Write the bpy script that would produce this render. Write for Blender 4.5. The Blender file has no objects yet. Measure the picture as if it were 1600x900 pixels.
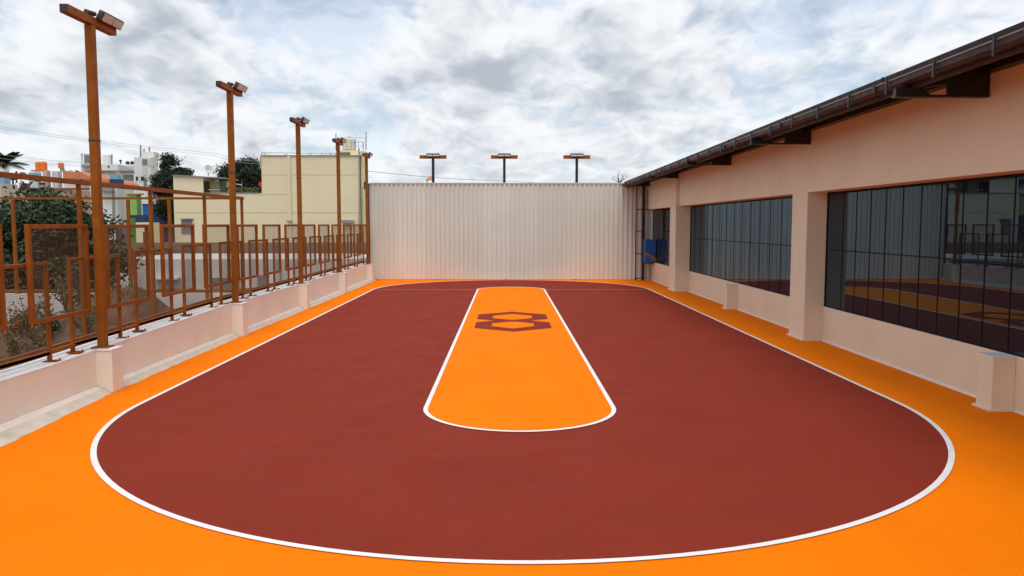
import bpy, bmesh, math, random
from mathutils import Vector
R = math.radians
scene = bpy.context.scene
col = scene.collection
random.seed(7)

# ------------------------------------------------------------------ camera
F, VX, HY, EYE = 1250.0, 791.0, 350.5, 2.0          # focal length (photo pixels), vanishing point, eye height
PIT = math.atan((450 - HY) / F)
YAW = math.atan((800 - VX) / F * math.cos(PIT))
cd = bpy.data.cameras.new('camera'); cam = bpy.data.objects.new('camera', cd); col.objects.link(cam)
cd.sensor_width = 36; cd.lens = 36 * F / 1600; cd.clip_end = 5000; cd.clip_start = 0.05
cam.location = (0, 0, EYE); cam.rotation_euler = (R(90) - PIT, 0, -YAW)
scene.camera = cam

# ------------------------------------------------------------------ sky, sun, exposure
SUN_EL, SUN_AZ = 68, 188            # azimuth: compass degrees from +Y, clockwise
CLOUD = 1.0
w = bpy.data.worlds.new('World'); scene.world = w; w.use_nodes = True
nt = w.node_tree; nt.nodes.clear()
def N(t, kind, **kw):
    n = t.nodes.new(kind)
    for k, v in kw.items(): setattr(n, k, v)
    return n
def mth(t, op, a, b=None, clamp=False):
    n = N(t, 'ShaderNodeMath', operation=op, use_clamp=clamp)
    for i, v in enumerate((a, b)):
        if v is None: continue
        if isinstance(v, (int, float)): n.inputs[i].default_value = v
        else: t.links.new(v, n.inputs[i])
    return n.outputs[0]
def vec(t, op, a, b):
    n = N(t, 'ShaderNodeVectorMath', operation=op)
    for i, v in enumerate((a, b)):
        if isinstance(v, tuple): n.inputs[i].default_value = v
        else: t.links.new(v, n.inputs[i])
    return n.outputs[0]
def noise(t, v, scale, detail, rough=.5, dist=0.0):
    n = N(t, 'ShaderNodeTexNoise'); t.links.new(v, n.inputs['Vector'])
    n.inputs['Scale'].default_value = scale; n.inputs['Detail'].default_value = detail
    n.inputs['Roughness'].default_value = rough; n.inputs['Distortion'].default_value = dist
    return n.outputs['Fac']
def maprange(t, v, a, b, c, d, smooth=True):
    n = N(t, 'ShaderNodeMapRange', interpolation_type='SMOOTHSTEP' if smooth else 'LINEAR')
    t.links.new(v, n.inputs[0])
    for i, x in enumerate((a, b, c, d)): n.inputs[i + 1].default_value = x
    return n.outputs[0]
def mixc(t, f, a, b):
    n = N(t, 'ShaderNodeMix', data_type='RGBA')
    if isinstance(f, (int, float)): n.inputs[0].default_value = f
    else: t.links.new(f, n.inputs[0])
    for i, v in ((6, a), (7, b)):
        if isinstance(v, tuple): n.inputs[i].default_value = (*v[:3], 1)
        else: t.links.new(v, n.inputs[i])
    return n.outputs[2]
tc = N(nt, 'ShaderNodeTexCoord').outputs['Generated']
SEED = (35.1, 14.6, 7.7)
sep = N(nt, 'ShaderNodeSeparateXYZ'); nt.links.new(tc, sep.inputs[0])
dz = mth(nt, 'ADD', mth(nt, 'MAXIMUM', sep.outputs[2], 0.0), .30)
cmb = N(nt, 'ShaderNodeCombineXYZ')
nt.links.new(mth(nt, 'MULTIPLY', mth(nt, 'DIVIDE', sep.outputs[0], dz), 2.3), cmb.inputs[0])
nt.links.new(mth(nt, 'MULTIPLY', mth(nt, 'DIVIDE', sep.outputs[1], dz), 1.7), cmb.inputs[1])
p = vec(nt, 'ADD', cmb.outputs[0], SEED)
def billow(v, detail):
    base = noise(nt, v, 1.15, detail, .63)
    rid = mth(nt, 'ABSOLUTE', mth(nt, 'SUBTRACT', noise(nt, v, 2.4, 4.0, .5), .5))
    return mth(nt, 'ADD', base, mth(nt, 'MULTIPLY', rid, .60))
warp = N(nt, 'ShaderNodeTexNoise'); nt.links.new(p, warp.inputs['Vector']); warp.inputs['Scale'].default_value = 2.6; warp.inputs['Detail'].default_value = 2
pw = vec(nt, 'ADD', p, vec(nt, 'MULTIPLY', vec(nt, 'SUBTRACT', warp.outputs['Color'], (.5, .5, .5)), (.30, .30, .30)))
f0 = billow(pw, 7.0)
f1 = billow(vec(nt, 'ADD', pw, (.04, -.20, 0)), 4.0)
big = noise(nt, p, .55, 1.0, .5)
dens = mth(nt, 'ADD', f0, mth(nt, 'MULTIPLY', mth(nt, 'SUBTRACT', big, .5), .55))
cover = maprange(nt, dens, .42, .58, .60, 1.0)
lit = mth(nt, 'ADD', mth(nt, 'MULTIPLY', mth(nt, 'SUBTRACT', f0, f1), 3.3), .72)
lit = mth(nt, 'SUBTRACT', lit, mth(nt, 'MULTIPLY', maprange(nt, dens, .52, .80, 0, 1), .45))
lit = maprange(nt, lit, -.1, 1.05, 0, 1)
ccol = mixc(nt, lit, (.325, .36, .41), (.65, .665, .69))
sky = N(nt, 'ShaderNodeTexSky', sky_type='NISHITA'); sky.sun_disc = False
sky.sun_elevation = R(SUN_EL); sky.sun_rotation = R(SUN_AZ)
b1 = N(nt, 'ShaderNodeBackground'); nt.links.new(sky.outputs[0], b1.inputs[0]); b1.inputs[1].default_value = .12
b2 = N(nt, 'ShaderNodeBackground'); nt.links.new(ccol, b2.inputs[0]); b2.inputs[1].default_value = CLOUD
mx = N(nt, 'ShaderNodeMixShader'); nt.links.new(cover, mx.inputs[0]); nt.links.new(b1.outputs[0], mx.inputs[1]); nt.links.new(b2.outputs[0], mx.inputs[2])
wo = N(nt, 'ShaderNodeOutputWorld'); nt.links.new(mx.outputs[0], wo.inputs[0])

sl = bpy.data.lights.new('sun', 'SUN'); sl.energy = 1.3; sl.angle = R(32); sl.color = (1, .96, .9)
so = bpy.data.objects.new('sun', sl); col.objects.link(so)
a = R(SUN_AZ); e = R(SUN_EL)
so.rotation_euler = Vector((math.sin(a) * math.cos(e), math.cos(a) * math.cos(e), math.sin(e))).to_track_quat('Z', 'Y').to_euler()
so.location = (0, 0, 40)
vs = scene.view_settings
scene.display_settings.display_device = 'sRGB'
vs.view_transform = 'Standard'; vs.look = 'None'; vs.gamma = 1; vs.use_curve_mapping = False
vs.exposure = 0.53

# ------------------------------------------------------------------ helpers
def at(px, py, Y):
    """a point of the photograph brought to the real depth Y"""
    a_ = (px - 800) / F; b_ = (450 - py) / F
    fy = math.cos(PIT) + b_ * math.sin(PIT); fz = -math.sin(PIT) + b_ * math.cos(PIT)
    X = a_ * math.cos(YAW) + fy * math.sin(YAW); Yd = -a_ * math.sin(YAW) + fy * math.cos(YAW)
    t = Y / Yd
    return Vector((X * t, Y, EYE + fz * t))

def mat(name, c, rough=.6, var=.12, scale=3.0, bump=0.0, bscale=120.0, metal=0.0, spec=.5, c2=None, c2amt=.5, c2scale=.7, stain=None, grain=None):
    m = bpy.data.materials.new(name); m.use_nodes = True; t = m.node_tree
    b = t.nodes['Principled BSDF']; b.inputs['Roughness'].default_value = rough; b.inputs['Metallic'].default_value = metal
    b.inputs['Specular IOR Level'].default_value = spec
    v = N(t, 'ShaderNodeTexCoord').outputs['Object']
    n1 = noise(t, v, scale, 6, .6)
    lo = tuple(x * (1 - var) for x in c); hi = tuple(min(1, x * (1 + var)) for x in c)
    cc = mixc(t, maprange(t, n1, .3, .7, 0, 1), lo, hi)
    if c2:
        n2 = noise(t, v, c2scale, 8, .65)
        cc = mixc(t, maprange(t, n2, .52, .74, 0, c2amt), cc, c2)
    if stain:        # long vertical runs of dirt
        sv = vec(t, 'MULTIPLY', v, (5, 5, .35)); n3 = noise(t, sv, 1.3, 5, .6)
        cc = mixc(t, maprange(t, n3, .52, .8, 0, stain[1]), cc, stain[0])
    if grain:        # gritty topcoat, roller laps, pale dust
        g1 = noise(t, v, 55, 3, .7); cc = mixc(t, maprange(t, g1, .35, .65, 0, grain[1]), cc, grain[0])
        g2 = noise(t, vec(t, 'MULTIPLY', v, (2.6, .16, 1)), 1.0, 4, .6); cc = mixc(t, maprange(t, g2, .48, .72, 0, grain[3]), cc, grain[2])
        g3 = noise(t, v, 1.9, 9, .72); cc = mixc(t, maprange(t, g3, .60, .76, 0, grain[5]), cc, grain[4])
    t.links.new(cc, b.inputs['Base Color'])
    n4 = noise(t, v, scale * 2.3, 4, .6)
    t.links.new(maprange(t, n4, .3, .7, max(0, rough - .08), min(1, rough + .08)), b.inputs['Roughness'])
    if bump:
        bp = N(t, 'ShaderNodeBump'); bp.inputs['Strength'].default_value = bump; bp.inputs['Distance'].default_value = .01
        t.links.new(noise(t, v, bscale, 4, .6), bp.inputs['Height']); t.links.new(bp.outputs[0], b.inputs['Normal'])
    return m

class MB:
    """collects shapes and links them as ONE mesh object"""
    def __init__(s): s.v = []; s.f = []
    def add(s, vs_, fs_):
        o = len(s.v); s.v += [tuple(x) for x in vs_]; s.f += [tuple(i + o for i in f) for f in fs_]; return s
    def box(s, x0, x1, y0, y1, z0, z1):
        v = [(x, y, z) for z in (z0, z1) for y in (y0, y1) for x in (x0, x1)]
        return s.add(v, [(0, 2, 3, 1), (4, 5, 7, 6), (0, 1, 5, 4), (2, 6, 7, 3), (0, 4, 6, 2), (1, 3, 7, 5)])
    def bar(s, p, q, w, h, up=(0, 0, 1)):
        p = Vector(p); q = Vector(q); d = (q - p).normalized(); u = Vector(up)
        if abs(d.dot(u)) > .99: u = Vector((0, 1, 0))
        sx = d.cross(u).normalized(); uz = sx.cross(d).normalized(); v = []
        for c in (p, q):
            for a_, b_ in ((-1, -1), (1, -1), (1, 1), (-1, 1)): v.append(c + sx * a_ * w / 2 + uz * b_ * h / 2)
        return s.add(v, [(3, 2, 1, 0), (4, 5, 6, 7), (0, 1, 5, 4), (1, 2, 6, 5), (2, 3, 7, 6), (3, 0, 4, 7)])
    def tube(s, pts, r, n=8, cap=True):
        pts = [Vector(x) for x in pts]; rs = r if isinstance(r, (list, tuple)) else [r] * len(pts); v = []; f = []
        for i, c in enumerate(pts):
            d = (pts[min(i + 1, len(pts) - 1)] - pts[max(i - 1, 0)]).normalized()
            u = Vector((0, 0, 1)) if abs(d.z) < .9 else Vector((1, 0, 0))
            sx = d.cross(u).normalized(); uy = sx.cross(d)
            for k in range(n):
                t = 2 * math.pi * k / n; v.append(c + (sx * math.cos(t) + uy * math.sin(t)) * rs[i])
        for i in range(len(pts) - 1):
            for k in range(n):
                a_ = i * n + k; b_ = i * n + (k + 1) % n; f.append((a_, b_, b_ + n, a_ + n))
        if cap: f.append(tuple(range(n))[::-1]); f.append(tuple((len(pts) - 1) * n + k for k in range(n)))
        return s.add(v, f)
    def lathe(s, c, prof, n=20):
        return s.tube([(c[0], c[1], c[2] + z) for r, z in prof], [r for r, z in prof], n)
    def prism(s, poly, axis, a0, a1):
        """poly in the two other axes (in x,y,z order), extruded along axis"""
        def mk(u, v_, t): l = [u, v_]; l.insert('xyz'.index(axis), t); return tuple(l)
        n = len(poly); v = [mk(u, q, a0) for u, q in poly] + [mk(u, q, a1) for u, q in poly]
        f = [tuple(range(n))[::-1], tuple(range(n, 2 * n))] + [(i, (i + 1) % n, (i + 1) % n + n, i + n) for i in range(n)]
        return s.add(v, f)
    def quad(s, *p): return s.add(p, [tuple(range(len(p)))])
    def build(s, name, m, parent=None, bevel=0.0, smooth=False, origin=None):
        off = Vector(wloc(parent)) if parent else Vector(origin or (0, 0, 0))
        me = bpy.data.meshes.new(name); me.from_pydata([tuple(Vector(x) - off) for x in s.v], [], s.f)
        bm = bmesh.new(); bm.from_mesh(me); bmesh.ops.recalc_face_normals(bm, faces=bm.faces); bm.to_mesh(me); bm.free()
        me.materials.append(m)
        if smooth:
            for p_ in me.polygons: p_.use_smooth = True
        o = bpy.data.objects.new(name, me); col.objects.link(o)
        if parent: o.parent = parent
        else: o.location = off
        if bevel:
            b = o.modifiers.new('bevel', 'BEVEL'); b.width = bevel; b.segments = 2; b.limit_method = 'ANGLE'; b.harden_normals = False
        return o
def wloc(o):
    p = Vector((0, 0, 0))
    while o: p += o.location; o = o.parent
    return p
def tag(o, label, cat, group=None):
    o['label'] = label; o['category'] = cat
    if group: o['group'] = group
    return o
def thing(name, label, cat, loc=(0, 0, 0), group=None):
    o = bpy.data.objects.new(name, None); col.objects.link(o); o.location = loc; o.empty_display_size = .2
    return tag(o, label, cat, group)
def struct(o, kind='structure'): o['kind'] = kind; return o
def copy_tree(o, parent=None):
    c = o.copy(); col.objects.link(c); c.parent = parent
    for ch in list(o.children): copy_tree(ch, c)
    return c

# ------------------------------------------------------------------ materials
ORANGE = mat('orange_court_paint', (.95, .215, .0003), .85, .045, .8, .22, 260, spec=.06, c2=(.84, .175, .001), c2amt=.35, c2scale=.5, grain=((.74, .145, .001), .30, (.86, .175, .001), .35, (.80, .25, .06), .22))
RED = mat('maroon_court_paint', (.258, .032, .0165), .85, .06, .9, .22, 260, spec=.10, c2=(.235, .030, .017), c2amt=.5, c2scale=.45, grain=((.17, .022, .012), .42, (.225, .029, .016), .4, (.30, .075, .05), .22))
LINE = mat('white_line_paint', (.84, .82, .80), .6, .04, 4, .1, 200)
FAINT = mat('worn_line_paint', (.62, .30, .25), .85, .12, 9, spec=.1)
SEAM = mat('paint_seam', (.93, .225, .004), .85, .05, 3, spec=.06)
EMBLEM = mat('emblem_paint', (.24, .030, .016), .85, .05, 2, .2, 260, spec=.1)
PEACH = mat('peach_wall_paint', (.785, .685, .51), .8, .04, 1.1, .10, 90, c2=(.715, .615, .47), c2amt=.35, c2scale=.6)
CREAM = mat('cream_parapet_paint', (.86, .83, .725), .8, .04, 1.0, .12, 70, c2=(.74, .685, .58), c2amt=.55, c2scale=1.4)
COPE = mat('white_coping_paint', (.86, .86, .86), .7, .05, 2, .08, 80, c2=(.6, .58, .55), c2amt=.35, c2scale=1.6)
MORTAR = mat('mortar_fillet', (.64, .58, .485), .85, .1, 4, .35, 60, c2=(.46, .41, .34), c2amt=.7, c2scale=2.4)
SKIRT = mat('pale_skirting', (.80, .70, .60), .7, .06, 5)
RUST = mat('rust_brown_steel_paint', (.285, .086, .005), .6, .16, 4, .06, 160, spec=.2, c2=(.22, .055, .016), c2amt=.5, c2scale=2.2)
RUST2 = mat('rust_brown_panel_paint', (.29, .080, .005), .6, .18, 5, .06, 160, spec=.2, c2=(.20, .045, .012), c2amt=.55, c2scale=3)
WIRE = mat('woven_wire', (.19, .095, .045), .55, .1, 6, metal=.2)
DARKCAP = mat('dark_end_cap', (.035, .028, .024), .5, .1, 5)
LAMPBODY = mat('lamp_housing', (.07, .055, .05), .45, .1, 6, metal=.3)
LENS = mat('lamp_lens', (.62, .58, .53), .25, .08, 12)
BLACKST = mat('black_steel', (.012, .011, .011), .45, .1, 5)
SHEET = mat('ribbed_sheet_paint', (.735, .74, .655), .55, .035, .7, .03, 40, c2=(.665, .665, .58), c2amt=.4, c2scale=.35, stain=((.55, .50, .44), .25))
_t = SHEET.node_tree; _b = _t.nodes['Principled BSDF']          # each sheet of the cladding has faded a little differently
_sx = N(_t, 'ShaderNodeSeparateXYZ'); _t.links.new(N(_t, 'ShaderNodeTexCoord').outputs['Object'], _sx.inputs[0])
_wn = N(_t, 'ShaderNodeTexWhiteNoise', noise_dimensions='1D'); _t.links.new(mth(_t, 'FLOOR', mth(_t, 'MULTIPLY', mth(_t, 'ADD', _sx.outputs[0], 4.93), .989)), _wn.inputs['W'])
_t.links.new(mixc(_t, mth(_t, 'MULTIPLY', _wn.outputs['Value'], .38), _b.inputs['Base Color'].links[0].from_socket, (.58, .575, .50)), _b.inputs['Base Color'])
ROOFM = mat('dark_brown_roof_sheet', (.026, .017, .018), .55, .12, 3, spec=.2)
GUTTER = mat('brown_gutter', (.046, .034, .035), .5, .12, 4, spec=.25)
FASCIA = mat('red_brown_fascia', (.045, .017, .010), .6, .12, 4)
FRAME = mat('black_window_frame', (.010, .010, .011), .6, .1, 4, spec=.12)
def glass_mat():
    m = bpy.data.materials.new('tinted_mirror_glass'); m.use_nodes = True; t = m.node_tree; t.nodes.clear()
    d = N(t, 'ShaderNodeBsdfDiffuse'); d.inputs[0].default_value = (.010, .014, .018, 1)
    g = N(t, 'ShaderNodeBsdfGlossy'); g.inputs[0].default_value = (.45, .66, .88, 1); g.inputs[1].default_value = .006
    fr = N(t, 'ShaderNodeFresnel'); fr.inputs[0].default_value = 1.85
    v = N(t, 'ShaderNodeTexCoord').outputs['Object']
    bp = N(t, 'ShaderNodeBump'); bp.inputs['Strength'].default_value = .018; bp.inputs['Distance'].default_value = .02
    t.links.new(noise(t, v, 1.7, 2, .5), bp.inputs['Height']); t.links.new(bp.outputs[0], g.inputs['Normal'])
    mx_ = N(t, 'ShaderNodeMixShader'); t.links.new(fr.outputs[0], mx_.inputs[0]); t.links.new(d.outputs[0], mx_.inputs[1]); t.links.new(g.outputs[0], mx_.inputs[2])
    o = N(t, 'ShaderNodeOutputMaterial'); t.links.new(mx_.outputs[0], o.inputs[0]); return m
GLASS = glass_mat()
YELLOW = mat('pale_yellow_render', (.80, .69, .46), .85, .04, .35, .05, 20, c2=(.73, .62, .41), c2amt=.45, c2scale=.25, stain=((.60, .50, .32), .3))
YJOINT = mat('dull_yellow_joint', (.66, .56, .37), .85, .08, 1)
WHITE = mat('white_render', (.74, .73, .70), .85, .05, .4, 0, c2=(.58, .56, .53), c2amt=.5, c2scale=.3, stain=((.40, .38, .36), .45))
OFFW = mat('grey_white_render', (.62, .59, .54), .85, .06, .5, 0, c2=(.40, .37, .33), c2amt=.6, c2scale=.5, stain=((.32, .29, .26), .5))
PINKB = mat('dull_peach_render', (.55, .33, .22), .85, .07, .6, 0, c2=(.42, .25, .17), c2amt=.5, c2scale=.4)
TERRA = mat('terracotta_render', (.58, .21, .10), .85, .08, .8)
GREEN = mat('lime_green_wall', (.28, .52, .13), .8, .06, .8)
BLUE = mat('bright_blue_wall', (.015, .14, .42), .7, .08, .8)
DBLUE = mat('dark_blue_wall', (.02, .035, .11), .7, .3, 2)
LBLUE = mat('pale_blue_sheet', (.20, .42, .55), .6, .1, 2)
BROWNW = mat('weathered_brown_wall', (.23, .15, .10), .9, .25, 1.5, 0, c2=(.10, .08, .07), c2amt=.7, c2scale=1.2)
SOIL = mat('brown_soil', (.11, .055, .03), .95, .35, 3, .8, 14, c2=(.05, .045, .02), c2amt=.9, c2scale=1.2)
CITY = mat('dusty_ground', (.20, .17, .14), .95, .2, .2)
DARKWIN = mat('dark_window', (.02, .022, .025), .25, .1, 3)
GREYWIN = mat('grey_window', (.20, .21, .20), .4, .1, 3)
CONC = mat('grey_concrete', (.30, .29, .27), .85, .12, 1.2)
METAL = mat('galvanised_rail', (.25, .26, .27), .4, .1, 4, metal=.5)
OTANK = mat('orange_plastic_tank', (.80, .19, .02), .5, .08, 2)
BTANK = mat('black_plastic_tank', (.02, .02, .024), .45, .1, 2)
CTANK = mat('cream_plastic_tank', (.66, .63, .52), .5, .05, 2)
REDM = mat('red_paint', (.55, .03, .02), .5, .1, 3)
BARK = mat('brown_bark', (.10, .065, .04), .9, .3, 8)
BOXB = mat('blue_plastic', (.012, .11, .42), .45, .12, 5)
CARD = mat('brown_board', (.28, .15, .07), .7, .15, 5)
CABLE = mat('grey_cable', (.36, .37, .39), .6, .1, 3)
def leafmat(name, c, v=.4):
    m = bpy.data.materials.new(name); m.use_nodes = True; t = m.node_tree; b = t.nodes['Principled BSDF']
    g = N(t, 'ShaderNodeNewGeometry')
    cc = mixc(t, g.outputs['Random Per Island'], tuple(x * (1 - v) for x in c), tuple(x * (1 + v) for x in c))
    t.links.new(cc, b.inputs['Base Color']); b.inputs['Roughness'].default_value = .55; b.inputs['Specular IOR Level'].default_value = .3
    return m
LEAF_BUSH = leafmat('bush_leaf', (.042, .070, .030))
LEAF_DARK = leafmat('dark_tree_leaf', (.032, .048, .024))
LEAF_PALM = leafmat('palm_leaf', (.050, .070, .028))
LEAF_DRY = leafmat('dry_red_leaf', (.21, .055, .025))
LEAF_WEED = leafmat('weed_leaf', (.12, .12, .045))

# ------------------------------------------------------------------ the court floor and its markings
ground = struct(MB().quad((-2500, -200, -3.2), (2500, -200, -3.2), (2500, 4000, -3.2), (-2500, 4000, -3.2)).build('ground', CITY))
struct(MB().box(-4.875, 5.6, -4, 29.3, -.5, 0).build('court_floor', ORANGE))
def stadium(cx, r, y0, y1, n=72):
    pts = [(cx + r * math.cos(t), y0 + r * math.sin(t)) for t in [math.pi + math.pi * i / n for i in range(n + 1)]]
    return pts + [(cx + r * math.cos(t), y1 + r * math.sin(t)) for t in [math.pi * i / n for i in range(n + 1)]]
def sheet(poly, z): return MB().quad(*[(x, y, z) for x, y in poly])
def ring(cx, r0, r1, y0, y1, z):
    a_ = stadium(cx, r0, y0, y1); b_ = stadium(cx, r1, y0, y1); n = len(a_)
    return MB().add([(x, y, z) for x, y in a_ + b_], [(i, (i + 1) % n, n + (i + 1) % n, n + i) for i in range(n)])
CX, RO, Y0, Y1 = .155, 4.262, 8.825, 24.42
struct(sheet(stadium(CX, RO - .03, Y0, Y1), .004).build('painted_field', RED))
struct(ring(CX, RO - .05, RO, Y0, Y1, .008).build('painted_boundary_line', LINE))
KX, KR, K0, K1 = .145, 1.045, 8.60, 24.46
struct(sheet(stadium(KX, KR - .02, K0, K1), .008).build('painted_key', ORANGE))
struct(ring(KX, KR - .048, KR, K0, K1, .012).build('painted_key_line', LINE))
struct(MB().quad((-3.95, 24.36, .008), (KX - KR, 24.36, .008), (KX - KR, 24.42, .008), (-3.95, 24.42, .008))
       .quad((KX + KR, 24.36, .008), (4.25, 24.36, .008), (4.25, 24.42, .008), (KX + KR, 24.42, .008)).build('painted_cross_line', FAINT))
struct(MB().quad((.128, 7.62, .012), (.140, 7.62, .012), (.140, 14.7, .012), (.128, 14.7, .012)).build('paint_seam', SEAM))
# emblem: two interlocked flattened hexagons on the key
ex, ey = .13, 16.48
eo = [(-.745, 1.14), (0, 1.69), (.745, 1.14), (.745, .30), (.37, 0), (.745, -.28), (.745, -1.18), (0, -1.71), (-.745, -1.18), (-.745, -.28), (-.37, 0), (-.745, .30)]
eh1 = [(-.42, .91), (0, 1.27), (.42, .91), (.42, .44), (.07, .165), (-.07, .165), (-.42, .44)]
eh2 = [(x, -y) for x, y in eh1][::-1]
bm = bmesh.new(); es = []
for poly in (eo, eh1, eh2):
    vs_ = [bm.verts.new((ex + x, ey + y, .012)) for x, y in poly]
    es += [bm.edges.new((vs_[i], vs_[(i + 1) % len(vs_)])) for i in range(len(vs_))]
bmesh.ops.triangle_fill(bm, use_beauty=True, use_dissolve=False, edges=es)
bmesh.ops.recalc_face_normals(bm, faces=bm.faces)
me = bpy.data.meshes.new('painted_emblem'); bm.to_mesh(me); bm.free(); me.materials.append(EMBLEM)
eo_ = bpy.data.objects.new('painted_emblem', me); col.objects.link(eo_); struct(eo_)

# ------------------------------------------------------------------ left parapet
POLES = [9.57, 14.3, 18.9, 23.35, 28.05]
XI, XO = -4.87, -5.20
def ztop(y): return .50 + (.60 - .50) * max(0, min(1, (y - 8.5) / 5.0))
par = thing('parapet_wall', 'long low cream parapet wall with white top along the left edge of the court', 'wall', (XI, 9, 0))
m_ = MB(); ys = [-4, 8.5, 11, 13.5, 28.84]
for y0, y1 in zip(ys, ys[1:]):
    v = [(x, y, z) for y in (y0, y1) for x, z in ((XO, -3.2), (XI, -3.2), (XI, ztop(y) - .012), (XO, ztop(y) - .012))]
    m_.add(v, [(0, 1, 5, 4), (1, 2, 6, 5), (2, 3, 7, 6), (3, 0, 4, 7)])
m_.build('wall', CREAM, par)
m_ = MB()
for y0, y1 in zip(ys, ys[1:]):
    v = [(x, y, z) for y in (y0, y1) for x, z in ((XO - .01, ztop(y) - .012), (XI + .006, ztop(y) - .012), (XI + .006, ztop(y)), (XO - .01, ztop(y)))]
    m_.add(v, [(0, 1, 5, 4), (1, 2, 6, 5), (2, 3, 7, 6), (3, 0, 4, 7), (0, 3, 2, 1), (4, 5, 6, 7)])
m_.build('coping', COPE, par)
for y in POLES:
    MB().box(XI - .02, -4.68, y - .14, y + .13, .0, ztop(y) - .02).build('pillar', CREAM, par, bevel=.008)
    MB().box(XI + .007, -4.672, y - .148, y + .138, ztop(y) - .02, ztop(y) + .004).build('pillar_cap', COPE, par, bevel=.004)
# mortar fillet at the foot, running irregularly between the pillars
fil = [(-4, -4.44), (7.07, -4.56), (8.2, -4.63), (9.3, -4.70), (11.5, -4.74), (14.3, -4.76), (18.7, -4.73), (24, -4.70), (28.8, -4.68)]
def filx(y):
    for (a0, b0), (a1, b1) in zip(fil, fil[1:]):
        if a0 <= y <= a1: return b0 + (b1 - b0) * (y - a0) / (a1 - a0)
    return -4.7
m1, m2 = MB(), MB(); segs = [-4] + [q for y in POLES for q in (y - .15, y + .14)] + [28.82]
for y0, y1 in zip(segs[::2], segs[1::2]):
    n = max(2, int((y1 - y0) / .15)); rows = []
    for i in range(n + 1):
        y = y0 + (y1 - y0) * i / n; wv = random.uniform(-.014, .014); xo = filx(y) + wv; xm = XI + (xo - XI) * .42
        rows.append(((XI + .003, y, .085 + random.uniform(-.003, .003)), (xm, y, .055), (xo, y, .006), (xo + .012, y, .0)))
    for a_, b_ in zip(rows, rows[1:]):
        m1.quad(a_[0], a_[1], b_[1], b_[0]); m2.quad(a_[1], a_[2], b_[2], b_[1]); m2.quad(a_[2], a_[3], b_[3], b_[2])
m1.build('fillet_top', SKIRT, par, smooth=True); m2.build('fillet', MORTAR, par)

# ------------------------------------------------------------------ mesh panel fence on the parapet
fence = thing('mesh_fence', 'rust brown fence of staggered wire mesh panels along the cream parapet', 'fence', (-5.0, 9, .55))
def frame_mb(x, y0, y1, z0, z1, t, legs=None):
    m = MB(); h = t / 2
    m.box(x - h, x + h, y0, y0 + t, legs if legs is not None else z0, z1); m.box(x - h, x + h, y1 - t, y1, legs if legs is not None else z0, z1)
    m.box(x - h + .001, x + h - .001, y0 + t, y1 - t, z1 - t, z1 - .001)
    m.box(x - h + .001, x + h - .001, y0 + t, y1 - t, z0, z0 + t)
    return m
def mesh_mb(x, y0, y1, z0, z1, step=.026, r=.0009):
    m = MB(); n = int((y1 - y0) / step)
    for i in range(1, n): y = y0 + (y1 - y0) * i / n; m.box(x - r, x + r, y - r, y + r, z0, z1)
    n = int((z1 - z0) / step)
    for i in range(1, n): z = z0 + (z1 - z0) * i / n; m.box(x + r * 1.2, x + r * 3.2, y0, y1, z - r, z + r)
    return m
up0 = frame_mb(-4.945, 8.30, 9.48, .955, 2.0, .047).build('upper_panel', RUST2, fence, bevel=.004)
mesh_mb(-4.945, 8.34, 9.44, 1.0, 1.96).build('wire_mesh', WIRE, up0)
lo0 = frame_mb(-5.0, 9.16, 10.34, .60, 1.62, .040, legs=ztop(9.75)).build('lower_panel', RUST2, fence, bevel=.004)
mesh_mb(-5.0, 9.2, 10.3, .64, 1.58).build('wire_mesh', WIRE, lo0)
for yy in (9.182, 10.318):
    fp = MB().box(-5.05, -4.9, yy - .06, yy + .06, ztop(9.75) - .001, ztop(9.75) + .013)
    for dx, dy in ((-4.915, -.045), (-4.915, .045)): fp.lathe((dx, yy + dy, ztop(9.75) + .012), [(.009, 0), (.009, .019)], 8)
    fp.build('foot_plate', RUST, lo0)
for k in range(-6, 13):
    for src in (up0, lo0):
        if k == 0: continue
        if k == 12 and src is lo0: continue
        c = copy_tree(src, fence); dy = 1.612 * k
        c.location = (0, dy, (ztop(9.75 + dy) - ztop(9.75)) if src is lo0 else 0)
MB().bar((-5.0, -1, .60), (-5.0, 8.5, .60), .038, .04).bar((-5.0, 8.5, .60), (-5.0, 13.5, .68), .038, .04).bar((-5.0, 13.5, .68), (-5.0, 28.7, .68), .038, .04).build('bottom_rail', RUST2, fence)
MB().bar((-5.14, -1, .60), (-5.14, 8.5, .60), .04, .045).bar((-5.14, 8.5, .60), (-5.14, 13.5, .69), .04, .045).bar((-5.14, 13.5, .69), (-5.14, 28.7, .69), .04, .045).build('back_rail', RUST2, fence)

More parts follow.
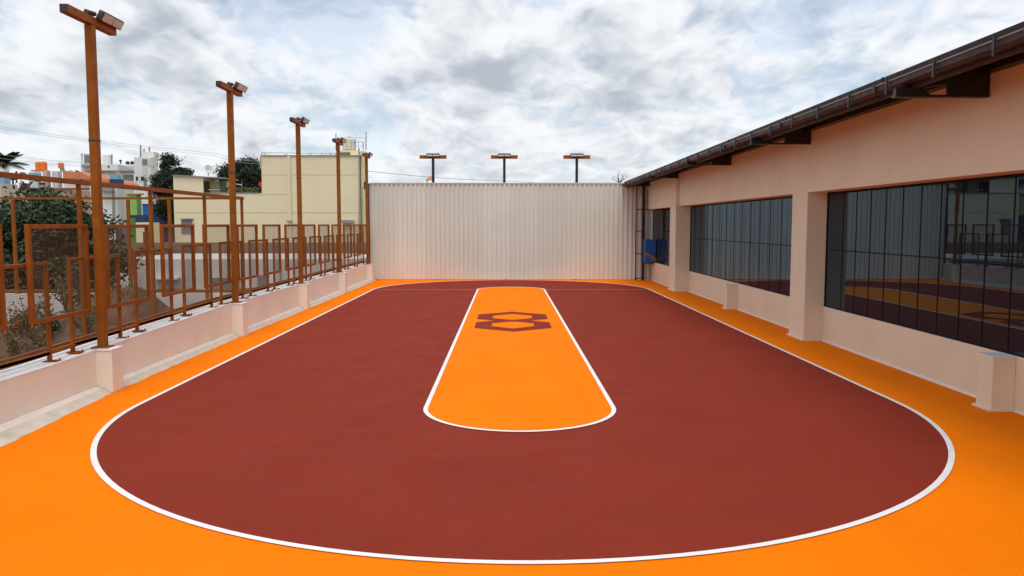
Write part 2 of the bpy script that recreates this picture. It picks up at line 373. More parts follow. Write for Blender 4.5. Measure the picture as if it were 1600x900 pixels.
# ------------------------------------------------------------------ floodlight poles
def light_pole(loc, label, group, along='y', ptop=4.315, pmat=RUST, back=False, jz=2.97):
    x, y, z = loc; hp = .047
    t = thing('floodlight_pole', label, 'light pole', loc, group)
    MB().box(x - hp, x + hp, y - hp, y + hp, z + .002, ptop).build('pole', pmat, t, bevel=.008)
    MB().box(x - .10, x + .10, y - .10, y + .10, z - .004, z + .014).build('base_plate', pmat, t)
    MB().box(x - hp - .002, x + hp + .002, y - hp - .002, y + hp + .002, jz, jz + .022).build('joint_collar', DARKCAP, t)
    if along == 'y':
        MB().box(x - .047, x + .047, y - .55, y + .55, ptop + .002, ptop + .097).build('crossbeam', RUST, t, bevel=.006)
        MB().box(x - .043, x + .043, y - .556, y - .549, ptop + .008, ptop + .092).build('end_cap', DARKCAP, t)
        MB().box(x - .043, x + .043, y + .549, y + .556, ptop + .008, ptop + .092).build('end_cap', DARKCAP, t)
        # housing tilted over the court side of the beam
        def pt(a_, b_, c_):     # a along y, b out towards the court, c up the housing's normal
            ca, sa = math.cos(R(62)), math.sin(R(62))
            return (x + .058 + b_ * ca - c_ * sa, y + .31 + a_, ptop + .095 + b_ * sa + c_ * ca)
        h = MB(); v = [pt(a_, b_, c_) for c_ in (-.045, .02) for b_ in (-.01, .105) for a_ in (-.25, .25)]
        h.add(v, [(0, 2, 3, 1), (4, 5, 7, 6), (0, 1, 5, 4), (2, 6, 7, 3), (0, 4, 6, 2), (1, 3, 7, 5)])
        fl = h.build('floodlight', LAMPBODY, t, bevel=.008)
        for a0, a1 in ((-.225, -.012), (.012, .225)):
            q = MB(); v = [pt(a_, b_, c_) for c_ in (-.056, -.044) for b_ in (.002, .093) for a_ in (a0, a1)]
            q.add(v, [(0, 2, 3, 1), (4, 5, 7, 6), (0, 1, 5, 4), (2, 6, 7, 3), (0, 4, 6, 2), (1, 3, 7, 5)]); q.build('lens', LENS, fl)
            q = MB(); v = [pt(a_, b_, c_) for c_ in (-.036, .010) for b_ in (.104, .109) for a_ in (a0, a1)]
            q.add(v, [(0, 2, 3, 1), (4, 5, 7, 6), (0, 1, 5, 4), (2, 6, 7, 3), (0, 4, 6, 2), (1, 3, 7, 5)]); q.build('lens', LENS, fl)
        MB().bar((x, y - .03, ptop + .095), (x + .03, y + .06, ptop + .135), .05, .03).tube([(x + .02, y - .12, ptop + .125), (x + .03, y + .06, ptop + .14)], .028, 8).build('bracket', LAMPBODY, fl)
    else:
        MB().box(x - .49, x + .49, y - .06, y + .06, ptop + .002, ptop + .125).build('crossbeam', RUST, t, bevel=.006)
        h = MB().prism([(y - .20, ptop + .075), (y - .06, ptop + .15), (y + .06, ptop + .17), (y + .02, ptop + .20), (y - .19, ptop + .12)], 'x', x - .24, x + .24)
        fl = h.build('floodlight', LAMPBODY, t)
        for a0, a1 in ((-.22, -.012), (.012, .22)):
            MB().add([(x + a0, y - .204, ptop + .078), (x + a1, y - .204, ptop + .078), (x + a1, y - .196, ptop + .118), (x + a0, y - .196, ptop + .118),
                      (x + a0, y - .19, ptop + .078), (x + a1, y - .19, ptop + .078), (x + a1, y - .185, ptop + .118), (x + a0, y - .185, ptop + .118)],
                     [(0, 1, 2, 3), (7, 6, 5, 4), (0, 4, 5, 1), (3, 2, 6, 7), (0, 3, 7, 4), (1, 5, 6, 2)]).build('lens', LENS, fl)
    return t
GP = 'floodlight poles along the left parapet'
for y, lb, jz in zip(POLES, ['tallest looking rust brown floodlight pole, nearest the camera on the parapet', 'second rust brown floodlight pole from the camera',
                         'third rust brown floodlight pole from the camera, before the blank yellow wall', 'fourth rust brown floodlight pole from the camera, just left of the rooftop tank',
                         'farthest rust brown floodlight pole on the parapet, beside the ribbed sheet wall'], (2.97, 2.9, 3.07, 3.5, 3.0)):
    light_pole((-4.85, y, ztop(y) + .004), lb, GP, jz=jz)
GB = 'floodlight poles behind the sheet wall'
for px, lb in ((677, 'leftmost of the three dark T shaped floodlight poles rising behind the ribbed wall'), (788, 'middle one of the three dark T shaped floodlight poles behind the ribbed wall'),
               (901, 'rightmost of the three dark T shaped floodlight poles, nearest the brown eave')):
    light_pole((at(px, 288, 29.6).x, 29.6, -.3), lb, GB, along='x', ptop=4.395, pmat=BLACKST, jz=3.2)
for o in bpy.data.objects:
    if o.name.startswith('floodlight_pole') and o.location.y > 29: pass

# ------------------------------------------------------------------ ribbed sheet wall at the far end
sw = thing('ribbed_sheet_wall', 'tall pale ribbed metal sheet wall closing the far end of the court', 'wall', (0, 28.9, 0))
prof = []; x = -4.90; PER = .1685
while x < 5.5:
    prof += [(x, 28.88), (x + .100, 28.88), (x + .110, 28.838), (x + .158, 28.838)]; x += PER
m_ = MB(); v = []
for (px_, py_) in prof: v += [(px_, py_, .02), (px_, py_, 3.455)]
m_.add(v, [(2 * i, 2 * i + 2, 2 * i + 3, 2 * i + 1) for i in range(len(prof) - 1)])
m_.build('ribbed_sheet', SHEET, sw)
sc = MB()
for i in range(58):
    for zz in (.43, 1.83, 3.23):
        xc = -4.90 + PER * i + .134; sc.add([(xc - .009, 28.8375, zz - .009), (xc + .009, 28.8375, zz - .009), (xc + .009, 28.8375, zz + .009), (xc - .009, 28.8375, zz + .009), (xc, 28.829, zz)], [(0, 1, 4), (1, 2, 4), (2, 3, 4), (3, 0, 4)])
so_ = sc.build('screw_heads', METAL, sw); so_['kind'] = 'stuff'
MB().box(-4.91, 5.5, 28.828, 28.91, 3.456, 3.485).build('top_trim', SHEET, sw)
mp = MB()
for xx in (-4.7, -2.5, 0, 2.5, 4.7): mp.box(xx - .05, xx + .05, 28.92, 29.02, -.3, 3.44)
for zz in (.4, 1.8, 3.2): mp.box(-4.9, 5.4, 28.895, 28.918, zz, zz + .06)
mp.build('back_framing', BLACKST, sw)
MB().box(-4.93, -4.905, 28.80, 28.9, .02, 3.45).build('edge_trim', BLACKST, sw)

# ------------------------------------------------------------------ long building on the right
bld = thing('court_building', 'long peach single storey building with dark mirrored windows along the right side', 'building', (5.4, 10, 0))
ZU = 3.74
MB().box(5.13, 5.6, 14.38, 23.80, 2.54, ZU).build('upper_wall', PEACH, bld, bevel=.006)
MB().box(5.13, 5.6, -6, 13.66, 2.54, ZU).build('upper_wall', PEACH, bld, bevel=.006)
MB().box(5.06, 5.6, 24.62, 28.74, 2.53, ZU).build('upper_wall', PEACH, bld, bevel=.006)
MB().box(5.45, 5.6, 14.38, 23.8, -.3, .612).build('sill_wall', PEACH, bld, bevel=.006)
MB().box(5.45, 5.6, -6, 13.66, -.3, .594).build('sill_wall', PEACH, bld, bevel=.006)
MB().box(5.22, 5.6, 24.62, 28.76, -.3, .655).build('sill_wall', PEACH, bld, bevel=.006)
MB().box(5.127, 5.62, 13.66, 14.38, -.3, ZU).build('column', PEACH, bld, bevel=.008)
MB().box(5.03, 5.62, 23.8, 24.62, -.3, ZU).build('column', PEACH, bld, bevel=.008)
for y0 in (8.42, 18.75):
    pr = MB().box(5.2, 5.449, y0, y0 + .28, .0, .575).build('sill_pier', PEACH, bld, bevel=.006)
    MB().box(5.194, 5.449, y0 - .006, y0 + .286, .576, .590).build('cap', COPE, pr)
    MB().box(5.172, 5.44, y0 - .028, y0 + .308, .0, .022).build('skirting', SKIRT, pr)
sk = MB()
for x0, y0, y1 in ((5.097, 13.63, 14.41), (5.0, 23.77, 24.65)):
    sk.box(x0, 5.44, y0, y1, .0, .024)
for x0, y0, y1 in ((5.427, -6, 8.39), (5.427, 8.73, 13.62), (5.427, 14.42, 18.72), (5.427, 19.06, 23.76), (5.197, 24.66, 28.7)):
    sk.prism([(x0 - .006, 0), (x0 + .022, 0), (x0 + .022, .032)], 'y', y0, y1)
sk.build('skirting', SKIRT, bld)
def window(y0, y1, z0, z1, xg, mull, zm, gm=None):
    g = MB().box(xg, xg + .012, y0, y1, z0, z1).build('window', gm or GLASS, bld)
    f = MB(); b = .013
    f.box(xg - .012, xg - .001, y0, y1, z1 - .035, z1); f.box(xg - .012, xg - .001, y0, y1, z0, z0 + .018)
    f.box(xg - .012, xg - .001, y0, y0 + .03, z0 + .018, z1 - .035); f.box(xg - .012, xg - .001, y1 - .03, y1, z0 + .018, z1 - .035)
    for y in mull: f.box(xg - .006, xg - .001, y - b / 2, y + b / 2, z0 + .018, z1 - .035)
    if zm: f.box(xg - .0055, xg - .001, y0 + .03, y1 - .03, zm - .009, zm + .009)
    f.build('frame', FRAME, g)
    return g
window(-6, 13.655, .594, 2.54, 5.475, [13.0 - .487 * k for k in range(0, 34)], 1.575)
window(14.385, 23.795, .612, 2.54, 5.475, [23.2 - .66 * k for k in range(0, 13)], 1.59)
window(24.625, 28.70, .66, 2.53, 5.262, [26.1, 27.5], None, mat('dark_glass', (.010, .010, .012), .05, .1, 3, spec=.22))
MB().box(5.612, 12, -6, 28.7, -.3, .1).build('floor_slab', CONC, bld)
MB().box(5.05, 5.14, 28.745, 28.80, .0, 2.54).build('corner_post', WHITE, bld)
# roof, sloping gently along its length and up to the right
def ze(y): return -.0062 * (y - 6.7)
YA, YB = -6.0, 28.82
def strip(poly, name, m, parent, smooth=False, ya=YA, yb=YB):
    n = len(poly); v = [(x_, ya, z_ + ze(ya)) for x_, z_ in poly] + [(x_, yb, z_ + ze(yb)) for x_, z_ in poly]
    f = [tuple(range(n))[::-1], tuple(range(n, 2 * n))] + [(i, (i + 1) % n, (i + 1) % n + n, i + n) for i in range(n)]
    return MB().add(v, f).build(name, m, parent, smooth=smooth)
SL = math.tan(R(11))
roof = strip([(4.24, 3.60), (12, 3.60 + 7.76 * SL), (12, 3.645 + 7.76 * SL), (4.24, 3.645)], 'roof', ROOFM, bld)
strip([(4.222, 3.592), (4.237, 3.592), (4.237, 3.652), (4.222, 3.652)], 'edge_flashing', ROOFM, roof)
strip([(4.30, 3.44), (4.325, 3.44), (4.325, 3.612), (4.30, 3.612)], 'fascia', FASCIA, roof)
gut = strip([(4.14, 3.555), (4.146, 3.495), (4.16, 3.485), (4.28, 3.485), (4.296, 3.50), (4.296, 3.57), (4.288, 3.57), (4.288, 3.503), (4.275, 3.493), (4.165, 3.493), (4.154, 3.50), (4.15, 3.555)], 'gutter', GUTTER, bld)
strip([(4.128, 3.548), (4.139, 3.548), (4.139, 3.562), (4.128, 3.562)], 'lip', mat('worn_gutter_lip', (.22, .15, .12), .4, .15, 3), gut)
for k in range(-10, 24):
    y = 7.82 + .957 * k
    if y > 28.6 or y < -2: continue
    z = ze(y)
    MB().box(4.108, 4.123, y - .016, y + .016, 3.415 + z, 3.59 + z).build('gutter_strap', BLACKST, gut)
for k in range(7):
    y = 9.1 + 3.1 * k; z = ze(y)
    MB().box(4.118, 4.139, y - .03, y + .03, 3.483 + z, 3.57 + z).build('joint', GUTTER, gut)
    MB().box(4.214, 4.2215, y - .012, y + .012, 3.592 + z, 3.66 + z).build('joint', ROOFM, roof)
for x_ in (4.55, 4.88): strip([(x_, 3.565 + (x_ - 4.24) * SL), (x_ + .05, 3.565 + (x_ - 4.24) * SL), (x_ + .05, 3.598 + (x_ - 4.24) * SL), (x_, 3.598 + (x_ - 4.24) * SL)], 'purlin', BLACKST, roof, yb=28.7)
strip([(5.0, 3.60), (5.128, 3.60), (5.128, 3.70), (5.0, 3.70)], 'wall_plate', BLACKST, roof, yb=28.7)
for y in (3.7, 8.62, 13.62, 18.4, 23.55, 28.4):
    xw = 5.126 if y < 23 else (5.028 if y < 24 else 5.058); z = ze(y)
    b = MB().box(4.12, xw, y - .05, y + .05, 3.345, 3.368)
    b.prism([(4.13, 3.37), (4.30, 3.37), (4.42, 3.455 + z), (4.30, 3.48 + z), (4.13, 3.44)], 'y', y - .035, y + .035)
    b.prism([(4.30, 3.48 + z), (4.42, 3.45 + z), (xw, 3.58 + z), (xw, 3.70 + z), (4.30, 3.54 + z)], 'y', y - .036, y + .036)
    b.prism([(4.70, 3.37), (xw, 3.37), (xw, 3.60 + z), (4.70, 3.54 + z)], 'y', y - .034, y + .034)
    b.prism([(4.30, 3.368), (4.5, 3.368), (4.40, 3.47 + z), (4.32, 3.46 + z)], 'y', y - .03, y + .03)
    b.build('truss_bracket', BLACKST, bld)
# ladder-like black frame in the corner
lf = thing('corner_frame', 'black steel ladder like frame standing in the far right corner under the gutter', 'steel frame', (4.8, 28.6, 0))
MB().box(4.845, 4.94, 28.52, 28.62, .0, 3.47).build('upright', BLACKST, lf, bevel=.004)
MB().box(4.605, 4.637, 28.56, 28.60, .0, 3.40).build('upright', BLACKST, lf)
for z in (.06, .94, 1.74, 2.51): MB().box(4.637, 4.845, 28.565, 28.595, z, z + .03).build('rung', BLACKST, lf)
MB().box(4.94, 5.20, 28.565, 28.595, 2.51, 2.54).build('rung', BLACKST, lf)
MB().box(4.941, 5.219, 28.28, 28.60, .615, .64).build('shelf', BLACKST, lf)
# blue box in the corner
bb = thing('blue_crate', 'blue ribbed plastic crate with a brown strip, beside the far right window', 'crate', (5.08, 28.2, .641))
b = MB().box(4.87, 5.245, 28.04, 28.44, .66, 1.43)
for z in (.80, .98, 1.16): b.box(4.862, 5.25, 28.030, 28.45, z + .09, z + .115)
b.box(4.86, 5.252, 28.026, 28.454, 1.43, 1.47)
b.build('body', BOXB, bb, bevel=.006)
MB().prism([(4.858, 1.06), (4.858, .93), (5.25, .70), (5.25, .82)], 'y', 28.008, 28.0255).build('brown_strip', CARD, bb)

# ------------------------------------------------------------------ outer terrace beyond the parapet: return wall and tall frame
rw = MB().box(-10.6, XO - .012, 16.15, 16.35, -3.2, .60).build('return_wall', OFFW, None, origin=(-7.8, 16.2, -.3))
tag(rw, 'short stained white wall running off to the left below the tall rust brown frame', 'wall')
cage = thing('tall_steel_frame', 'tall rust brown rail frame on posts rising behind the left mesh panels', 'frame', (-5.25, 13, .5))
ZC = 2.52; XC = -5.30
MB().bar((XC, 1.0, ZC), (XC, 16.23, ZC), .05, .06).build('top_rail', RUST, cage, bevel=.005)
MB().bar((XC - .04, 16.2, ZC), (-11.2, 16.2, ZC - .0), .05, .045).build('end_rail', RUST, cage)
MB().bar((XC - .04, 16.2, .66), (-11.2, 16.2, .66), .05, .045).build('base_rail', RUST, cage)
for y in (6.0, 8.0, 10.02, 12.02, 14.16, 16.15):
    MB().box(XC - .024, XC + .024, y - .024, y + .024, -.4, ZC - .031).build('post', RUST, cage, bevel=.004)
for px in (24, 203, 267):
    c = at(px, 400, 16.2)
    MB().box(c.x - .028, c.x + .028, 16.172, 16.228, .60, ZC - .03).build('post', RUST, cage)
# soil slope between
def soil_h(x_, y_):
    h = (-.45 if y_ > 16.3 else -.02 - .35 * max(0, min(1, (x_ + 6.4) / 1.0))) + .06 * math.sin(x_ * 1.7 + y_) + .05 * math.sin(2.9 * x_ - 1.3 * y_)
    h += .95 * math.exp(-((x_ + 6.9) / 1.0) ** 2 - ((y_ - 14.6) / .9) ** 2)
    h += .30 * math.exp(-((x_ + 10) / 1.5) ** 2 - ((y_ - 13) / 1.5) ** 2)
    return h
m_ = MB(); nx, ny = 70, 90; v = []
for j in range(ny + 1):
    for i in range(nx + 1):
        x_ = -34 + (34 - 5.14) * (i / nx) ** .55; y_ = -4 + 36 * j / ny
        v.append((x_, y_, soil_h(x_, y_) + random.uniform(-.03, .03)))
m_.add(v, [(j * (nx + 1) + i, j * (nx + 1) + i + 1, (j + 1) * (nx + 1) + i + 1, (j + 1) * (nx + 1) + i) for j in range(ny) for i in range(nx)])
struct(m_.build('terrain', SOIL, smooth=True))

# ------------------------------------------------------------------ plants
def leaf(mb, c, s, asp=.5):
    d = Vector((random.gauss(0, 1), random.gauss(0, 1), random.gauss(0, .7))).normalized()
    u = d.cross(Vector((random.gauss(0, 1), random.gauss(0, 1), random.gauss(0, 1)))).normalized()
    n = d.cross(u) * s * .18
    a_ = c - d * s / 2; b_ = c + d * s / 2; q = u * s * asp / 2
    mb.add([a_, c + q + n, b_, c - q + n], [(0, 1, 2), (0, 2, 3)])
def crown(mb, c, rad, nclump, per, s, cr=.28, low=-.8):
    c = Vector(c)
    for _ in range(nclump):
        while True:
            d = Vector((random.uniform(-1, 1), random.uniform(-1, 1), random.uniform(low, 1)))
            if .35 < d.length < 1: break
        k = c + Vector((d.x * rad[0], d.y * rad[1], d.z * rad[2]))
        rr = cr * min(rad) * random.uniform(.6, 1.25)
        for _ in range(per):
            o = Vector((random.gauss(0, 1), random.gauss(0, 1), random.gauss(0, .7))) * rr * .55
            leaf(mb, k + o, s * random.uniform(.6, 1.3))
def tree(name, label, cat, base, c, rad, nclump, per, s, lm, tr, cr=.28, limbs=7, group=None):
    t = thing(name, label, cat, base, group); b = Vector(base); cc = Vector(c)
    m = MB(); mid = b.lerp(cc, .55) + Vector((random.uniform(-.1, .1), 0, 0))
    m.tube([b, mid, cc], [tr, tr * .75, tr * .4], 8)
    for k in range(limbs):
        q = cc + Vector((random.uniform(-.7, .7) * rad[0], random.uniform(-.7, .7) * rad[1], random.uniform(-.3, .8) * rad[2]))
        st = b.lerp(cc, random.uniform(.5, .95)); m.tube([st, st.lerp(q, .5) + Vector((0, 0, .1 * rad[2])), q], [tr * .45, tr * .3, tr * .12], 6)
    m.build('trunk', BARK, t, smooth=True)
    k = MB(); crown(k, c, rad, nclump, per, s, cr); k.build('crown', lm, t)
    return t
c1 = at(78, 380, 22)
tree('leafy_bush', 'big dark green leafy bush behind the nearest mesh panels', 'bush', (c1.x, 22, -.5), (c1.x - .25, 22, 1.2), (2.15, 1.5, 1.55), 190, 120, .17, LEAF_BUSH, .09, .30)
tree('broad_tree', 'dark tree with clumped round foliage against the left edge of the yellow building', 'tree', (*at(268, 330, 58).xy, -3.2), at(272, 300, 58), (1.25, 1.4, 2.5), 80, 260, .19, LEAF_DARK, .25, .34)
tree('dense_tree', 'dense dark tree rising behind the roof terrace of the yellow building', 'tree', (*at(378, 300, 62).xy, -3.2), at(378, 280, 62), (1.75, 1.6, 1.5), 90, 260, .19, LEAF_DARK, .25, .32)
def palm(loc, top, n, L, label):
    t = thing('palm_tree', label, 'palm', loc); b = Vector(loc); tp = Vector(top)
    MB().tube([b, b.lerp(tp, .5) + Vector((.15, 0, 0)), tp], [.22, .17, .13], 8).build('trunk', BARK, t, smooth=True)
    k = MB()
    for i in range(n):
        az = 2 * math.pi * i / n + random.uniform(-.2, .2); el = random.uniform(.1, 1.35); d = Vector((math.cos(az), math.sin(az), 0)); pts = []
        for j in range(9):
            s = j / 8; pts.append(tp + d * (L * s * math.cos(el * (1 - .3 * s))) + Vector((0, 0, L * (s * math.sin(el) - .42 * s * s))))
        for a_, b_ in zip(pts, pts[1:]):
            ax = (b_ - a_).normalized(); side = ax.cross(Vector((0, 0, 1))).normalized()
            for q in (0, .33, .66):
                o = a_.lerp(b_, q); s = (pts.index(a_) + q) / 8; ll = L * .34 * math.sin(math.pi * min(1, .12 + s * .88)) + .08
                for sg in (-1, 1):
                    tip = o + side * sg * ll * .75 + ax * ll * .45 + Vector((0, 0, -ll * .45)); k.add([o, o + ax * .10, tip], [(0, 1, 2)])
    k.build('crown', LEAF_PALM, t); return t
palm((*at(8, 300, 60).xy, -3.2), at(6, 256, 60), 26, 1.7, 'dark palm tree at the far left against the clouds')
bn = thing('banana_plant', 'small broad leaved plant drooping beside the palm at the far left', 'plant', (*at(20, 290, 60).xy, -3.2))
tp = at(20, 281, 60); MB().tube([(tp.x, 60, -3.2), tp], [.1, .07], 7).build('stem', BARK, bn)
k = MB()
for dx, dz in ((1.0, .75), (.72, .35), (.35, .9), (-.3, .7), (-.7, .4)):
    pts = [tp + Vector((dx * s, .2 * s * dx, dz * 1.6 * s - dz * 1.1 * s * s)) for s in (0, .25, .5, .75, 1)]
    for i, (a_, b_) in enumerate(zip(pts, pts[1:])):
        w0, w1 = ((.06, .16, .2, .15, .03)[i], (.06, .16, .2, .15, .03)[i + 1]); u = Vector((0, .5, 1)).normalized()
        k.quad(a_ - u * w0, a_ + u * w0, b_ + u * w1, b_ - u * w1)
k.build('leaf', LEAF_PALM, bn)
# grass and leaf litter on the bare soil beyond the parapet
k = MB()
for _ in range(5200):
    x_ = -5.35 - 6.5 * random.random() ** 1.3; y_ = random.uniform(7.5, 16.0)
    if math.sin(x_ * 2.3 + 1) + math.sin(y_ * 1.9 + x_) < -.2: continue
    b = Vector((x_, y_, soil_h(x_, y_) - .03)); hh = random.uniform(.05, .22); d = Vector((random.gauss(0, .4), random.gauss(0, .4), 1)).normalized(); u = Vector((random.gauss(0, 1), random.gauss(0, 1), 0)).normalized() * .012
    k.add([b - u, b + u, b + d * hh], [(0, 1, 2)])
struct(k.build('grass', leafmat('dry_grass', (.13, .115, .04), .6)), 'stuff')
# weeds, dry plants at the foot of the return wall
def weed(px, py, Y, h, lm, label, n=60, s=.09):
    c = at(px, py, Y); g = soil_h(c.x, Y)
    t = thing('dry_plant' if lm is LEAF_DRY else 'weed_plant', label, 'plant', (c.x, Y, g)); m = MB(); k = MB()
    for _ in range(9):
        tip = Vector((c.x + random.gauss(0, h * .35), Y + random.gauss(0, h * .3), g + h * random.uniform(.5, 1.05)))
        m.tube([(c.x, Y, g - .02), Vector((c.x, Y, g)).lerp(tip, .5) + Vector((random.gauss(0, .04), 0, .05)), tip], [.012, .008, .004], 5)
        for _ in range(n // 9): leaf(k, Vector((c.x, Y, g)).lerp(tip, random.uniform(.35, 1.0)) + Vector((random.gauss(0, .05), random.gauss(0, .05), random.gauss(0, .05))), s * random.uniform(.6, 1.3), .4)
    m.build('stem', BARK, t); k.build('foliage', lm, t)
weed(42, 505, 14.2, .62, LEAF_DRY, 'dry red plant in front of the short white wall', 90)
weed(14, 520, 13.4, .40, LEAF_DRY, 'low reddish plant at the left edge under the mesh panels', 90)
weed(60, 530, 13.0, .42, LEAF_WEED, 'straggly green weed below the nearest mesh panel', 130)
weed(20, 545, 12.4, .40, LEAF_WEED, 'olive green weed at the lower left behind the bottom rails', 150)
weed(104, 500, 14.6, .75, LEAF_WEED, 'grey green shrub beside the brown soil mound', 160)
weed(120, 470, 15.2, 1.05, LEAF_BUSH, 'upright dark green shrub close left of the nearest floodlight pole', 200, .12)
weed(30, 515, 13.8, .5, LEAF_WEED, 'low green weed between the dry red plants by the white wall', 200)
weed(75, 515, 13.6, .5, LEAF_BUSH, 'low dark leafy weed below the centre of the nearest mesh panel', 200, .1)
weed(135, 500, 13.2, .55, LEAF_WEED, 'olive weed hidden close behind the foot of the nearest pole', 200)
weed(95, 425, 18.0, 1.5, LEAF_DRY, 'tall dry reddish branch seen through the nearest mesh panel', 60)

# ------------------------------------------------------------------ neighbouring buildings on the left
def face(mb, x0, y0, x1, y1, Y, depth, zb=None):
    """a block whose front stands at depth Y and shows between these photo columns and rows"""
    if depth > .7 and x1 < VX:          # the receding right hand side takes up to a quarter of the width seen
        depth = max(.7, min(depth, Y * .28 * (x1 - x0) / (VX - x1)))
        x1 = VX - (VX - x1) * (Y + depth) / Y
    a_ = at(x0, y0, Y); b_ = at(x1, y1, Y)
    return mb.box(a_.x, b_.x, Y, Y + depth, b_.z if zb is None else zb, a_.z)
def block(name, label, Y, origin_px, cat='building'):
    c = at(origin_px, 350, Y); return thing(name, label, cat, (c.x, Y, -3.2))
# pale walls just beyond the fence
nb = block('low_building', 'low grey white building with a weathered brown parapet seen through the fence', 30, 400)
face(MB(), 172, 405, 600, 470, 30, 6, -3.2).build('wall', OFFW, nb)
face(MB(), 172, 379, 600, 405, 36.2, .3, -3.2).build('parapet', BROWNW, nb)
for x0, y0, x1, y1 in ((330, 434, 362, 452), (402, 430, 420, 446)): face(MB(), x0, y0, x1, y1, 29.97, .02).build('window', GREYWIN, nb)
b = MB(); face(b, 236, 434, 276, 437, 29.6, .39); b.build('ledge', OFFW, nb)
for x_ in (365, 372, 438, 520):
    a_ = at(x_, 405, 30); MB().tube([(a_.x, 29.95, -1), (a_.x, 29.95, a_.z)], .03, 6).build('pipe', CONC, nb)
for x0, y0, x1, y1, lb in ((180, 356, 192, 380, 'tall dark brown cupboard on the low roof beside the narrow white building'), (223, 362, 233, 382, 'squat brown cupboard on the low roof in front of the cream annex')):
    cp = thing('roof_cupboard', lb, 'cupboard', at(x0, y1, 34)); a_ = at(x0, y0, 34); b_ = at(x1, y1, 34); md = (a_.x + b_.x) / 2
    MB().box(a_.x, b_.x, 34, 34.5, b_.z, a_.z).build('body', BROWNW, cp)
    for u0, u1 in ((a_.x + .02, md - .008), (md + .008, b_.x - .02)): MB().box(u0, u1, 33.975, 33.999, b_.z + .03, a_.z - .03).build('door', BARK, cp)
# yellow building
Y = 48.0
yb_ = block('yellow_building', 'large pale yellow building with blank walls and a roof terrace', Y, 430)
w_ = MB(); b_ = at(563, 390, Y); a_ = at(408, 243.5, Y); c_ = at(271, 302, Y); w_.box(a_.x, b_.x, Y, Y + 2.4, -3.2, a_.z); w_.box(c_.x, a_.x - .001, Y, Y + 2.4, -3.2, c_.z); w_.build('wall', YELLOW, yb_)
face(MB(), 449, 243.6, 456, 390, Y - .10, .09, -3.2).build('pilaster', YELLOW, yb_)
j = MB()
for yy, x0, x1 in ((272.3, 408.2, 562.5), (331.5, 271.5, 562.5), (303.2, 408.2, 447)): face(j, x0, yy, x1, yy + .8, Y - .012, .01)
j.build('joint_line', YJOINT, yb_)
a_ = at(413.5, 262, Y); 
face(MB(), 405.8, 243.6, 412, 263, Y + .3, 8).build('overhang', YELLOW, yb_)
face(MB(), 407.5, 242.2, 564, 243.6, Y - .06, .6).build('roof_edge', CONC, yb_)
face(MB(), 271, 301, 414, 302.2, Y - .03, 1.0).build('roof_edge', CONC, yb_)
pn = MB(); a2 = at(270.5, 275.4, Y + .3); b2 = at(318, 302, Y + .3); pn.box(a2.x, b2.x, Y + .3, Y + 2.5, b2.z, a2.z); face(pn, 327, 283, 356, 302, Y + 1.6, .69); pn.build('penthouse', YELLOW, yb_)
MB().box(b2.x, b2.x + .02, Y + .36, Y + 1.3, b2.z, at(318, 282, Y + .3).z).build('doorway', DARKWIN, yb_)
face(MB(), 343, 284, 353, 300, Y + 1.57, .02).build('window', GREYWIN, yb_)
rf_ = MB(); a_ = at(269.5, 274.5, Y + .2); b_ = at(352, 279, Y + .2)
rf_.add([(a_.x, Y + .2, a_.z), (b_.x, Y + .2, b_.z), (b_.x, Y + 2.6, b_.z), (a_.x, Y + 2.6, a_.z), (a_.x, Y + .2, a_.z + .06), (b_.x, Y + .2, b_.z + .06), (b_.x, Y + 2.6, b_.z + .06), (a_.x, Y + 2.6, a_.z + .06)],
        [(3, 2, 1, 0), (4, 5, 6, 7), (0, 1, 5, 4), (1, 2, 6, 5), (2, 3, 7, 6), (3, 0, 4, 7)]); rf_.build('penthouse_roof', CONC, yb_)
tw = MB(); face(tw, 528, 234.5, 575, 390, Y + 1.2, 6, -3.2); face(tw, 563.3, 236, 575.2, 390, Y + .25, .9, -3.2); tw.build('stair_tower', YELLOW, yb_)
face(MB(), 531, 238, 547, 243, Y + 1.15, .04).build('louvre', mat('louvre_grey', (.12, .12, .09), .6), yb_)
for x0, y0, x1, y1 in ((568.5, 284, 572, 295), (561.2, 283.5, 562.6, 292)): face(MB(), x0, y0, x1, y1, Y + .20, .06).build('window', DARKWIN, yb_)
face(MB(), 283, 343.5, 300, 365, Y - .04, .05).build('window', GREYWIN, yb_)
face(MB(), 282, 341, 301, 343, Y - .15, .14).build('window_hood', CONC, yb_)
face(MB(), 448, 344.3, 457, 347, Y - .2, .09).build('ledge', CONC, yb_)
face(MB(), 533, 344, 552, 348.5, Y - .3, .28).build('ledge', CONC, yb_)
for x_, y0, y1 in ((561.4, 231, 390), (566, 292, 360)):
    a_ = at(x_, y0, Y); b_ = at(x_, y1, Y); MB().tube([(a_.x, Y - .05, a_.z), (b_.x, Y - .05, b_.z)], .03, 6).build('drain_pipe', CONC, yb_)
face(MB(), 212, 347.5, 250, 376, Y + .5, 4, -3.2).build('annex', YELLOW, yb_)
face(MB(), 235, 367, 239.5, 381, Y + .44, .05).build('doorway', DARKWIN, yb_)
rl = MB()
def rail(mb, x0, y0, x1, y1, Yr, r=.02):
    a_ = at(x0, y0, Yr); b_ = at(x1, y1, Yr); mb.tube([a_, b_], r, 5)
rail(rl, 408.5, 238.3, 530, 240, Y + .3)
for x_ in (408.8, 413, 445, 448, 467, 486, 503, 516, 524): rail(rl, x_, 238.6, x_, 243, Y + .3)
rl.build('roof_railing', METAL, yb_)
rl = MB()
for x_, y_ in ((525, 208), (572, 206), (555, 218), (567.5, 222)): rail(rl, x_, y_, x_, 234.5, Y + 1.5, .03)
for y_ in (215.3, 222, 228): rail(rl, 525 if y_ > 216 else 526, y_, 572, y_, Y + 1.5, .018)
